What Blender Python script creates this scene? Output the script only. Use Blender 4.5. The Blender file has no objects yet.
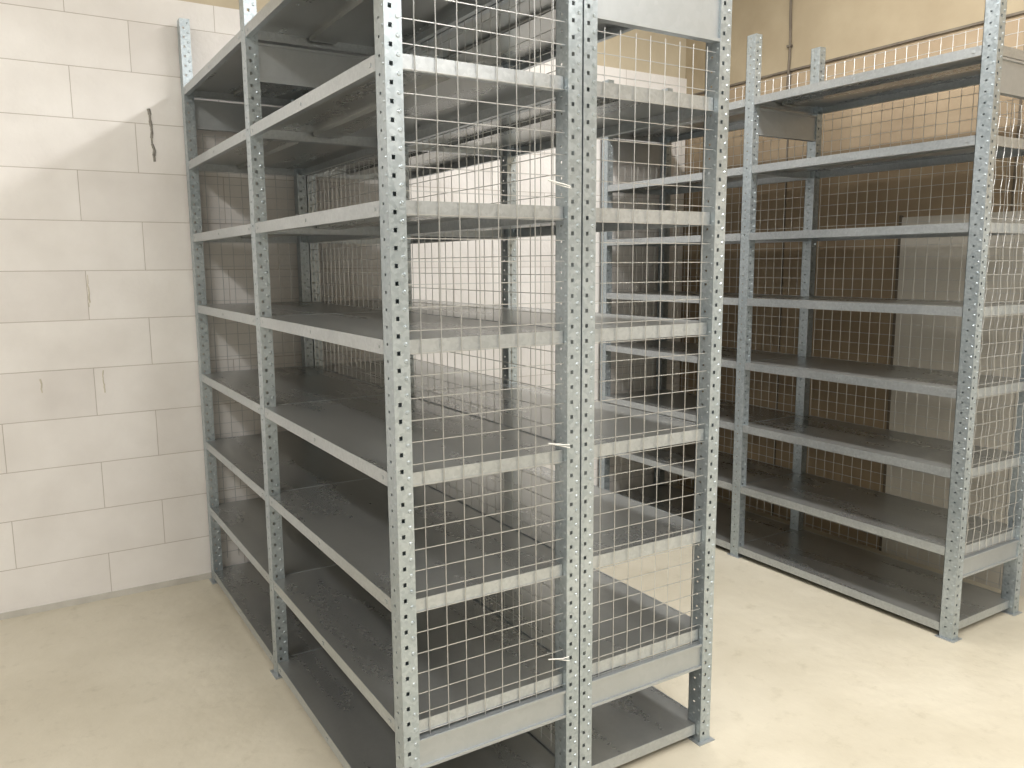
import bpy, bmesh, math, random
from mathutils import Matrix, Vector
random.seed(3)
sc=bpy.context.scene
try: sc.view_settings.view_transform='Standard'
except: pass
# ---------- layout ----------
Z0,S=0.0405,0.3177
NL=8
def zl(k): return Z0+k*S
PH=2.57
W,L=0.042,0.055
WALLY,WALLX=3.99,3.80
ROOMX,ROOMY,CEIL=-4.0,-4.0,3.5

# ---------- material helpers ----------
def newmat(name):
    m=bpy.data.materials.new(name); m.use_nodes=True
    nt=m.node_tree; b=nt.nodes['Principled BSDF']
    return m,nt,b
def N(nt,t,**k):
    n=nt.nodes.new(t)
    for a,v in k.items():
        if a in n.inputs: n.inputs[a].default_value=v
        else: setattr(n,a,v)
    return n
def ramp(nt,fac,stops):
    r=nt.nodes.new('ShaderNodeValToRGB')
    el=r.color_ramp.elements
    while len(el)<len(stops): el.new(0.5)
    for e,(p,c) in zip(el,stops):
        e.position=p; e.color=(*c,1) if len(c)==3 else c
    nt.links.new(fac,r.inputs[0]); return r
def bump(nt,b,h,strength,dist=0.01):
    bp=N(nt,'ShaderNodeBump'); bp.inputs['Strength'].default_value=strength; bp.inputs['Distance'].default_value=dist
    nt.links.new(h,bp.inputs['Height']); nt.links.new(bp.outputs[0],b.inputs['Normal'])

def galv(name,c1,c2,metal,r1,r2,scale=45,spang=.35,det=4,streak=False):
    m,nt,b=newmat(name)
    g=N(nt,'ShaderNodeNewGeometry')
    v=N(nt,'ShaderNodeTexVoronoi'); v.inputs['Scale'].default_value=scale
    n=N(nt,'ShaderNodeTexNoise'); n.inputs['Scale'].default_value=2.5; n.inputs['Detail'].default_value=det; n.inputs['Roughness'].default_value=.5
    nt.links.new(g.outputs['Position'],v.inputs['Vector'])
    if streak:
        mp=N(nt,'ShaderNodeMapping'); mp.inputs['Scale'].default_value=(2.6,.45,1)
        nt.links.new(g.outputs['Position'],mp.inputs[0]); nt.links.new(mp.outputs[0],n.inputs['Vector'])
    else: nt.links.new(g.outputs['Position'],n.inputs['Vector'])
    sep=N(nt,'ShaderNodeSeparateColor'); nt.links.new(v.outputs['Color'],sep.inputs[0])
    mx=N(nt,'ShaderNodeMath',operation='MULTIPLY_ADD'); mx.inputs[1].default_value=spang
    nt.links.new(sep.outputs[0],mx.inputs[0]); 
    m2=N(nt,'ShaderNodeMath',operation='MULTIPLY'); m2.inputs[1].default_value=1.1-spang
    nt.links.new(n.outputs[0],m2.inputs[0]); nt.links.new(m2.outputs[0],mx.inputs[2])
    r=ramp(nt,mx.outputs[0],[(0.2,c1),(0.8,c2)])
    nt.links.new(r.outputs[0],b.inputs['Base Color'])
    rr=N(nt,'ShaderNodeMapRange'); rr.inputs['From Min'].default_value=.2; rr.inputs['From Max'].default_value=.8
    rr.inputs['To Min'].default_value=r1; rr.inputs['To Max'].default_value=r2
    nt.links.new(mx.outputs[0],rr.inputs[0]); nt.links.new(rr.outputs[0],b.inputs['Roughness'])
    b.inputs['Metallic'].default_value=metal
    return m
M_POST=galv('galvanised_post',(.33,.39,.43),(.55,.61,.65),0.75,.28,.42,110,.3)
M_SHELF=galv('galvanised_shelf',(.36,.37,.37),(.52,.53,.52),0.78,.2,.36,90,.07,3,True)
M_LIP=galv('galvanised_lip',(.40,.435,.46),(.58,.615,.64),0.78,.28,.4,120,.25)
M_BEAM=galv('galvanised_beam',(.40,.43,.45),(.50,.53,.55),0.7,.38,.48,60,.15)
M_WIRE,nt,b=newmat('zinc_wire'); b.inputs['Base Color'].default_value=(.56,.57,.57,1); b.inputs['Metallic'].default_value=.75; b.inputs['Roughness'].default_value=.35
M_TIE,nt,b=newmat('white_plastic'); b.inputs['Base Color'].default_value=(.8,.8,.77,1); b.inputs['Roughness'].default_value=.4

# white aerated block wall
def blockmat():
    m,nt,b=newmat('white_block_masonry')
    g=N(nt,'ShaderNodeNewGeometry'); s=N(nt,'ShaderNodeSeparateXYZ'); c=N(nt,'ShaderNodeCombineXYZ')
    nt.links.new(g.outputs['Position'],s.inputs[0])
    ad=N(nt,'ShaderNodeMath',operation='ADD'); nt.links.new(s.outputs[0],ad.inputs[0]); nt.links.new(s.outputs[1],ad.inputs[1])
    ad2=N(nt,'ShaderNodeMath',operation='ADD'); ad2.inputs[1].default_value=-3.985+.05+12.0; nt.links.new(ad.outputs[0],ad2.inputs[0])
    nt.links.new(ad2.outputs[0],c.inputs[0]); nt.links.new(s.outputs[2],c.inputs[1])
    br=N(nt,'ShaderNodeTexBrick'); br.offset=0.4; br.offset_frequency=2
    br.inputs['Scale'].default_value=1; br.inputs['Brick Width'].default_value=.6; br.inputs['Row Height'].default_value=.2125
    br.inputs['Mortar Size'].default_value=.002; br.inputs['Mortar Smooth'].default_value=.6; br.inputs['Bias'].default_value=0
    br.inputs['Color1'].default_value=(.81,.785,.765,1); br.inputs['Color2'].default_value=(.88,.86,.84,1); br.inputs['Mortar'].default_value=(.52,.48,.44,1)
    nt.links.new(c.outputs[0],br.inputs['Vector'])
    n=N(nt,'ShaderNodeTexNoise'); n.inputs['Scale'].default_value=3; n.inputs['Detail'].default_value=8; nt.links.new(g.outputs['Position'],n.inputs['Vector'])
    r=ramp(nt,n.outputs[0],[(.3,(.87,.86,.85)),(.65,(1,1,1))])
    mm=N(nt,'ShaderNodeMix',data_type='RGBA',blend_type='MULTIPLY'); mm.inputs[0].default_value=1
    nt.links.new(br.outputs['Color'],mm.inputs[6]); nt.links.new(r.outputs[0],mm.inputs[7]); nt.links.new(mm.outputs[2],b.inputs['Base Color'])
    b.inputs['Roughness'].default_value=.85
    n2=N(nt,'ShaderNodeTexNoise'); n2.inputs['Scale'].default_value=60; n2.inputs['Detail'].default_value=6; nt.links.new(g.outputs['Position'],n2.inputs['Vector'])
    mt=N(nt,'ShaderNodeMath',operation='MULTIPLY_ADD'); mt.inputs[1].default_value=-1.2
    nt.links.new(br.outputs['Fac'],mt.inputs[0]); nt.links.new(n2.outputs[0],mt.inputs[2])
    bump(nt,b,mt.outputs[0],.4,.004)
    return m
M_BLOCK=blockmat()
def noisy(name,c1,c2,scale,rough,bs=.2,bd=.004,bscale=40):
    m,nt,b=newmat(name)
    g=N(nt,'ShaderNodeNewGeometry')
    n=N(nt,'ShaderNodeTexNoise'); n.inputs['Scale'].default_value=scale; n.inputs['Detail'].default_value=8; nt.links.new(g.outputs['Position'],n.inputs['Vector'])
    r=ramp(nt,n.outputs[0],[(.3,c1),(.7,c2)]); nt.links.new(r.outputs[0],b.inputs['Base Color'])
    b.inputs['Roughness'].default_value=rough
    n2=N(nt,'ShaderNodeTexNoise'); n2.inputs['Scale'].default_value=bscale; n2.inputs['Detail'].default_value=4; nt.links.new(g.outputs['Position'],n2.inputs['Vector'])
    bump(nt,b,n2.outputs[0],bs,bd)
    return m
def floormat():
    m,nt,b=newmat('painted_concrete_floor')
    g=N(nt,'ShaderNodeNewGeometry')
    def noise(sc_,d=6,rough=.5):
        n=N(nt,'ShaderNodeTexNoise'); n.inputs['Scale'].default_value=sc_; n.inputs['Detail'].default_value=d; n.inputs['Roughness'].default_value=rough
        nt.links.new(g.outputs['Position'],n.inputs['Vector']); return n
    n=noise(1.8,8,.6)
    r=ramp(nt,n.outputs[0],[(.3,(.52,.475,.375)),(.7,(.63,.585,.48))])
    n3=noise(11,8,.7)
    r3=ramp(nt,n3.outputs[0],[(.28,(.80,.79,.76)),(.44,(1,1,1))])
    mm=N(nt,'ShaderNodeMix',data_type='RGBA',blend_type='MULTIPLY'); mm.inputs[0].default_value=.8
    nt.links.new(r.outputs[0],mm.inputs[6]); nt.links.new(r3.outputs[0],mm.inputs[7])
    nt.links.new(mm.outputs[2],b.inputs['Base Color'])
    rr=N(nt,'ShaderNodeMapRange'); rr.inputs['To Min'].default_value=.25; rr.inputs['To Max'].default_value=.48; nt.links.new(n3.outputs[0],rr.inputs[0]); nt.links.new(rr.outputs[0],b.inputs['Roughness'])
    n2=noise(9,5); bump(nt,b,n2.outputs[0],.5,.01)
    return m
M_FLOOR=floormat()
M_BOARDLO=noisy('brown_board',(.33,.25,.165),(.41,.32,.215),4,.8)
M_BOARDHI=noisy('tan_board',(.35,.285,.19),(.42,.35,.24),4,.8)
M_BOARDBK=noisy('beige_board',(.50,.43,.31),(.58,.51,.38),4,.8)
M_WHITEP=noisy('plaster_white',(.62,.59,.53),(.70,.67,.61),3,.8)
M_CEIL=noisy('ceiling_paint',(.72,.71,.68),(.77,.76,.73),3,.9)
M_SEAM=noisy('seam_dark',(.12,.10,.08),(.2,.17,.13),10,.9)
M_GREY=noisy('skirting_grey',(.50,.48,.44),(.62,.60,.55),9,.8)
M_FOAM=noisy('yellow_foam',(.55,.51,.42),(.66,.62,.53),30,.9)
M_CRACK=noisy('crack_grey',(.20,.19,.17),(.36,.34,.31),60,.9)

# ---------- mesh helpers ----------
class MB:
    def __init__(s): s.v=[];s.f=[];s.m=[]
    def box(s,x0,x1,y0,y1,z0,z1,mi=0):
        b=len(s.v)
        s.v+=[(x0,y0,z0),(x1,y0,z0),(x1,y1,z0),(x0,y1,z0),(x0,y0,z1),(x1,y0,z1),(x1,y1,z1),(x0,y1,z1)]
        for q in [(0,3,2,1),(4,5,6,7),(0,1,5,4),(1,2,6,5),(2,3,7,6),(3,0,4,7)]:
            s.f.append(tuple(b+i for i in q)); s.m.append(mi)
    def quad(s,a,b_,c,d,mi=0):
        b=len(s.v); s.v+=[a,b_,c,d]; s.f.append((b,b+1,b+2,b+3)); s.m.append(mi)
    def tube(s,pts,r,n=5,mi=0):
        rings=[]
        for i,p in enumerate(pts):
            p=Vector(p)
            d=(Vector(pts[min(i+1,len(pts)-1)])-Vector(pts[max(i-1,0)])).normalized()
            a=d.orthogonal().normalized() if abs(d.z)<.9 else Vector((1,0,0)).cross(d).normalized()
            c=d.cross(a)
            base=len(s.v)
            for k in range(n):
                t=2*math.pi*k/n
                s.v.append(tuple(p+a*r*math.cos(t)+c*r*math.sin(t)))
            rings.append(base)
        for i in range(len(rings)-1):
            for k in range(n):
                s.f.append((rings[i]+k,rings[i]+(k+1)%n,rings[i+1]+(k+1)%n,rings[i+1]+k)); s.m.append(mi)
        s.f.append(tuple(rings[0]+k for k in range(n))); s.m.append(mi)
        s.f.append(tuple(rings[-1]+k for k in range(n))); s.m.append(mi)
    def mesh(s,name,mats):
        me=bpy.data.meshes.new(name); me.from_pydata(s.v,[],s.f)
        for m in mats: me.materials.append(m)
        for p,i in zip(me.polygons,s.m): p.material_index=i
        bm=bmesh.new(); bm.from_mesh(me); bmesh.ops.recalc_face_normals(bm,faces=bm.faces); bm.to_mesh(me); bm.free()
        return me
def obj(name,me,parent=None,loc=(0,0,0)):
    o=bpy.data.objects.new(name,me); sc.collection.objects.link(o); o.location=loc
    if parent: o.parent=parent
    return o
def empty(name,loc=(0,0,0)):
    e=bpy.data.objects.new(name,None); sc.collection.objects.link(e); e.location=loc; e.empty_display_size=.1; return e

# ---------- perforated post ----------
def post_mesh():
    b=MB()
    P=S/8; H=PH; T=.0018
    def strip(fn,width,cols,hw,hh,phase):
        us=[0]
        for c in cols: us+=[c-hw/2,c+hw/2]
        us.append(width)
        zs=[0]; z=phase
        while z+hh/2<H-.005:
            zs+=[z-hh/2,z+hh/2]; z+=P
        zs.append(H)
        for d in (0,T):
            for i in range(len(us)-1):
                for j in range(len(zs)-1):
                    if i%2==1 and j%2==1:
                        continue
                    b.quad(fn(us[i],zs[j],d),fn(us[i+1],zs[j],d),fn(us[i+1],zs[j+1],d),fn(us[i],zs[j+1],d))
        for i in range(1,len(us)-1,2):
            for j in range(1,len(zs)-1,2):
                c=[(us[i],zs[j]),(us[i+1],zs[j]),(us[i+1],zs[j+1]),(us[i],zs[j+1])]
                for k in range(4):
                    p,q=c[k],c[(k+1)%4]
                    b.quad(fn(*p,0),fn(*q,0),fn(*q,T),fn(*p,T))
    def dimple(fn,u,z,r,h):
        n=8; base=len(b.v)
        for k in range(n):
            t=2*math.pi*k/n; b.v.append(fn(u+r*math.cos(t),z+r*math.sin(t),0))
        for k in range(n):
            t=2*math.pi*k/n; b.v.append(fn(u+.6*r*math.cos(t),z+.6*r*math.sin(t),-h))
        for k in range(n):
            b.f.append((base+k,base+(k+1)%n,base+n+(k+1)%n,base+n+k)); b.m.append(0)
        b.f.append(tuple(base+n+k for k in range(n))); b.m.append(0)
    fr=lambda u,z,d:(u,d,z)
    lf=lambda u,z,d:(d,u,z)
    rt=lambda u,z,d:(W-d,u,z)
    strip(fr,W,[W*.34],.0085,.010,.03)
    strip(lf,L,[L*.55],.008,.006,.03+P/2)
    strip(rt,L,[L*.55],.008,.006,.03+P/2)
    z=.03
    while z<H-.02:
        dimple(fr,W*.76,z+P*.5,.0055,.002)
        dimple(lf,L*.18,z,.004,.0015)
        z+=P
    b.box(0,.012,L-T,L,0,H); b.box(W-.012,W,L-T,L,0,H)
    b.box(-.012,W+.012,-.012,L+.01,0,.003,1)
    return b.mesh('post',[M_POST,M_BEAM])
POST=post_mesh()

def shelf_mesh(name,D,Y,n0,n1,inset0=.02,inset1=.002):
    b=MB(); T=.0015; H=.034; w=W+.002; e=.002
    ya,yb=inset0,Y-inset1
    top=H/2
    b.box(w,D-w,ya,yb,top-T,top,0)
    b.box(e,w,n0,Y-n1,top-T,top,0); b.box(D-w,D-e,n0,Y-n1,top-T,top,0)
    b.box(e-.001,e+T,n0,Y-n1,top-H,top+.001,1); b.box(D-e-T,D-e+.001,n0,Y-n1,top-H,top+.001,1)
    b.box(e+T,e+.018,n0,Y-n1,top-H,top-H+T,1); b.box(D-e-.018,D-e-T,n0,Y-n1,top-H,top-H+T,1)
    b.box(w,D-w,ya-.001,ya+T,top-H,top+.001,1); b.box(w,D-w,yb-T,yb+.0005,top-H,top+.001,1)
    b.box(w,D-w,ya+T,ya+.015,top-H,top-H+T,1); b.box(w,D-w,yb-.015,yb-T,top-H,top-H+T,1)
    for cx in (D*.5,):
        b.box(cx-.045,cx-.0435,ya+.016,yb-.016,top-.014,top-T,0)
        b.box(cx+.0435,cx+.045,ya+.016,yb-.016,top-.014,top-T,0)
        b.box(cx-.045,cx+.045,ya+.016,yb-.016,top-.015,top-.0135,0)
    for yy in (n0+.03,(n0+Y-n1)/2,Y-n1-.03):
        b.box(-.001,.001,yy-.006,yy+.006,-.004,.004,1)
    return b.mesh(name,[M_SHELF,M_LIP])

def beam_mesh(D,h):
    b=MB(); T=.002
    b.box(W,D-W,0,T,0,h,0)
    b.box(W,D-W,-.006,T,h-.008,h,0); b.box(W,D-W,-.006,T,0,.008,0)
    b.box(W,D-W,T,.02,h-.002,h,0); b.box(W,D-W,T,.02,0,.002,0)
    return b.mesh('side_beam',[M_BEAM])

R=.0015
def mesh_panel(name,axis,a0,a1,c,z0,z1,p=.053,wob=0,tip=.02,seed=0):
    rnd=random.Random(seed); b=MB()
    def P(a,z,o=0): return (a,c+o,z) if axis=='x' else (c+o,a,z)
    n=max(1,round((a1-a0)/p)); st=(a1-a0)/n
    for i in range(n+1):
        a=a0+i*st
        a=min(max(a,a0+.003),a1-.003)
        if wob:
            k=int((z1-z0)/.025); pts=[]
            for j in range(k+1):
                z=z0+(z1-z0)*j/k
                pts.append(P(a+wob*math.sin(z*2*math.pi/.106+i*.3),z,0))
            b.tube(pts,R,4)
        else:
            b.tube([P(a,z0-.004),P(a+rnd.uniform(-.001,.001),z1+tip)],R,4)
    m=int((z1-z0)/p+.01)
    for j in range(m+1):
        z=z1-j*p+rnd.uniform(-.001,.001)
        b.tube([P(a0,z,R*1.8),P(a1,z,R*1.8)],R,4)
    return b.mesh(name,[M_WIRE])

def rack(x0,D,ys,name='metal_shelving_rack',end_mesh=(0,),back=None,wob=0,back_top=2.48,tb0=None):
    root=empty(name,(x0,ys[0],0))
    nb=len(ys)-1
    py=[]
    for i,y in enumerate(ys):
        yy = 0 if i==0 else (y-ys[0]-L/2 if i<nb else y-ys[0]-L)
        py.append(yy)
        obj(f'post_front_{i+1}',POST,root,(0,yy,0)); obj(f'post_back_{i+1}',POST,root,(D-W,yy,0))
    for bidx in range(nb):
        ya=0 if bidx==0 else ys[bidx]-ys[0]
        yb=ys[bidx+1]-ys[0]
        n0=L+.001 if bidx==0 else L/2+.001
        n1=L+.001 if bidx==nb-1 else L/2+.001
        sm=shelf_mesh('shelf_bay_%d'%(bidx+1),D,yb-ya,n0,n1,.02 if bidx==0 else .002,.02 if bidx==nb-1 else .002)
        for k in range(NL):
            obj(f'shelf_{bidx+1}_{k+1}',sm,root,(0,ya,zl(k)))
        if back=='far':
            obj(f'back_mesh_{bidx+1}',mesh_panel('back_mesh','y',ya+L*.6,yb-L*.6,D+.002,.08,back_top,tip=.003,seed=bidx),root)
    B=beam_mesh(D,.125); B2=beam_mesh(D,.08)
    for i in range(nb+1):
        yy=py[i]+.008 if i<nb else py[i]+L-.03
        zz=zl(6)+.165
        if i==0 and tb0: zz=tb0
        obj(f'top_beam_{i+1}',B,root,(0,yy,zz))
        if i==0: obj(f'bottom_beam_{i+1}',B2,root,(0,yy,zl(1)-.105))
    for i in end_mesh:
        yy=.014 if i==0 else py[i]+L-.004
        z0=zl(1)-.02 if i==0 else .1
        z1=(zl(6)+.14) if not (tb0 and i==0) else tb0-.02
        obj(f'end_mesh_{i+1}',mesh_panel('end_mesh','x',W*.6,D-W*.6,yy,z0,z1,seed=9+i,wob=wob if i==0 else 0,tip=.01),root)
    return root

X0=.740; D1=.531; XB=1.276; D2=.514
Y0,Y1,Y2=1.7062,2.87,3.965
r1=rack(X0,D1,[Y0,Y1,Y2],end_mesh=(0,2),back='far',tb0=zl(7)+.06)
r2=rack(XB,D2,[Y0,Y1,Y2],end_mesh=(0,2))
r3=rack(3.10,.505,[1.675,2.825,3.96],end_mesh=(0,2),back='far',wob=.004)
tb=MB()
for z in (zl(5)+.07,zl(3)+.04,zl(1)+.08):
    tb.tube([(D1-W-.065,-.006,z+.008),(D1-W-.02,-.01,z),(D1-W+.004,-.004,z-.004),(D1-W+.004,.012,z-.004)],.0018,6)
    tb.tube([(D1-W-.045,.0,z+.002),(D1-W-.0,-.014,z-.010)],.0013,6)
obj('wire_tie_ends',tb.mesh('wire_tie_ends',[M_TIE]),r1)

# ---------- room ----------
def roombox(name,x0,x1,y0,y1,z0,z1,mat,parent=None):
    b=MB(); b.box(x0,x1,y0,y1,z0,z1); o=obj(name,b.mesh(name,[mat])); 
    if parent: o.parent=parent
    return o
T=.15
roombox('floor',ROOMX-T,WALLX+T,ROOMY-T,WALLY+T,-.1,0,M_FLOOR)
roombox('ceiling',ROOMX-T,WALLX+T,ROOMY-T,WALLY+T,CEIL,CEIL+.1,M_CEIL)
ZS=2.665
wb=MB(); wb.box(ROOMX,WALLX,WALLY,WALLY+T,0,ZS,0); wb.box(ROOMX,WALLX,WALLY+.012,WALLY+T,ZS,CEIL,1)
obj('wall_back',wb.mesh('wall_back',[M_BLOCK,M_BOARDBK]))
wr=MB()
YW=2.456
wr.box(WALLX,WALLX+T,ROOMY,YW,0,1.72,2)
wr.box(WALLX+.01,WALLX+T,ROOMY,YW,1.72,2.555,0); wr.box(WALLX+.01,WALLX+T,YW,WALLY+T,0,2.555,0)
wr.box(WALLX+.0,WALLX+T,ROOMY,WALLY+T,2.56,CEIL,1)
wr.box(WALLX+.006,WALLX+.012,3.175,3.185,0,2.555,3)
wr.box(WALLX+.006,WALLX+.012,1.935,1.945,1.72,2.555,3)
wr.box(WALLX-.002,WALLX+.012,YW-.002,YW+.012,0,1.73,3)
wr.box(WALLX-.001,WALLX+.004,1.935,1.945,2.56,CEIL,3)
wr.box(WALLX-.002,WALLX+.012,ROOMY,WALLY,2.552,2.563,3)
obj('wall_right',wr.mesh('wall_right',[M_BOARDLO,M_BOARDHI,M_WHITEP,M_SEAM]))
cbm=MB(); cbm.tube([(WALLX-.010,3.18+.004*math.sin(k),2.3+k*.08) for k in range(15)],.007,8)
for k in range(4): cbm.box(WALLX-.018,WALLX-.002,3.165,3.195,2.4+k*.28,2.412+k*.28)
c=obj('cable',cbm.mesh('cable',[M_SEAM])); c.parent=bpy.data.objects['wall_right']
roombox('wall_left',ROOMX-T,ROOMX,ROOMY-T,WALLY+T,0,CEIL,M_WHITEP)
roombox('wall_rear',ROOMX,WALLX,ROOMY-T,ROOMY,0,CEIL,M_WHITEP)
bb=MB(); bb.box(ROOMX,WALLX,WALLY-.008,WALLY,0,.028); obj('baseboard_back',bb.mesh('baseboard_back',[M_GREY]))
wallobj=bpy.data.objects['wall_back']
cb=MB(); x=.605;z=2.19
pts=[]
for k in range(10):
    pts.append((x+random.uniform(-.004,.004)+.0012*k,WALLY-.0005,z-k*.025))
for k in range(9):
    cb.tube([pts[k],pts[k+1]],random.uniform(.003,.008),6)
c=obj('crack_filler',cb.mesh('crack',[M_CRACK])); c.parent=wallobj
fb=MB()
for (fx,fz,ln) in ((.31,1.47,.14),(.34,1.05,.10),(.10,1.03,.06)):
    k=int(ln/.02)
    for j in range(k):
        fb.tube([(fx+random.uniform(-.003,.003),WALLY,fz-j*.02),(fx+random.uniform(-.003,.003),WALLY,fz-(j+1)*.02)],random.uniform(.0015,.004),5)
c=obj('joint_foam',fb.mesh('foam',[M_FOAM])); c.parent=wallobj

# ---------- lights ----------
M_EM,nt,b=newmat('tube_glow'); b.inputs['Emission Color'].default_value=(1,.97,.92,1); b.inputs['Emission Strength'].default_value=6
def strip(x,y,ln,power,along='y'):
    e=empty('ceiling_strip_light',(x,y,CEIL))
    b=MB()
    b.box(-.07,.07,-ln/2,ln/2,-.06,-.001,0); b.tube([(-.035,-ln/2+.02,-.075),(-.035,ln/2-.02,-.075)],.013,8,1); b.tube([(.035,-ln/2+.02,-.075),(.035,ln/2-.02,-.075)],.013,8,1)
    obj('fixture',b.mesh('fixture',[M_CEIL,M_EM]),e)
    l=bpy.data.lights.new('tube',type='AREA'); l.shape='RECTANGLE'; l.size=.3; l.size_y=ln; l.energy=power; l.color=(1,.98,.95)
    lo=bpy.data.objects.new('tube_light',l); sc.collection.objects.link(lo); lo.parent=e; lo.location=(0,0,-.11)
strip(1.0,-1.0,2.4,82)
strip(2.45,1.8,2.4,84)
strip(2.6,-1.4,2.4,44)
strip(-1.1,1.6,2.4,60)
strip(-1.4,-1.6,2.4,44)
w=bpy.data.worlds.new('w'); sc.world=w; w.use_nodes=True; w.node_tree.nodes['Background'].inputs[0].default_value=(.8,.85,.9,1); w.node_tree.nodes['Background'].inputs[1].default_value=.3

# ---------- camera ----------
cam=bpy.data.cameras.new('camera'); co=bpy.data.objects.new('camera',cam); sc.collection.objects.link(co)
cam.sensor_width=36; cam.lens=811.53/1024*36; cam.clip_start=.02
Rm=Matrix.Rotation(math.radians(-31.818),4,'Z')@Matrix.Rotation(math.radians(90-8.343),4,'X')@Matrix.Rotation(math.radians(-.378),4,'Z')
co.matrix_world=Matrix.Translation((0,0,1.5))@Rm
sc.camera=co
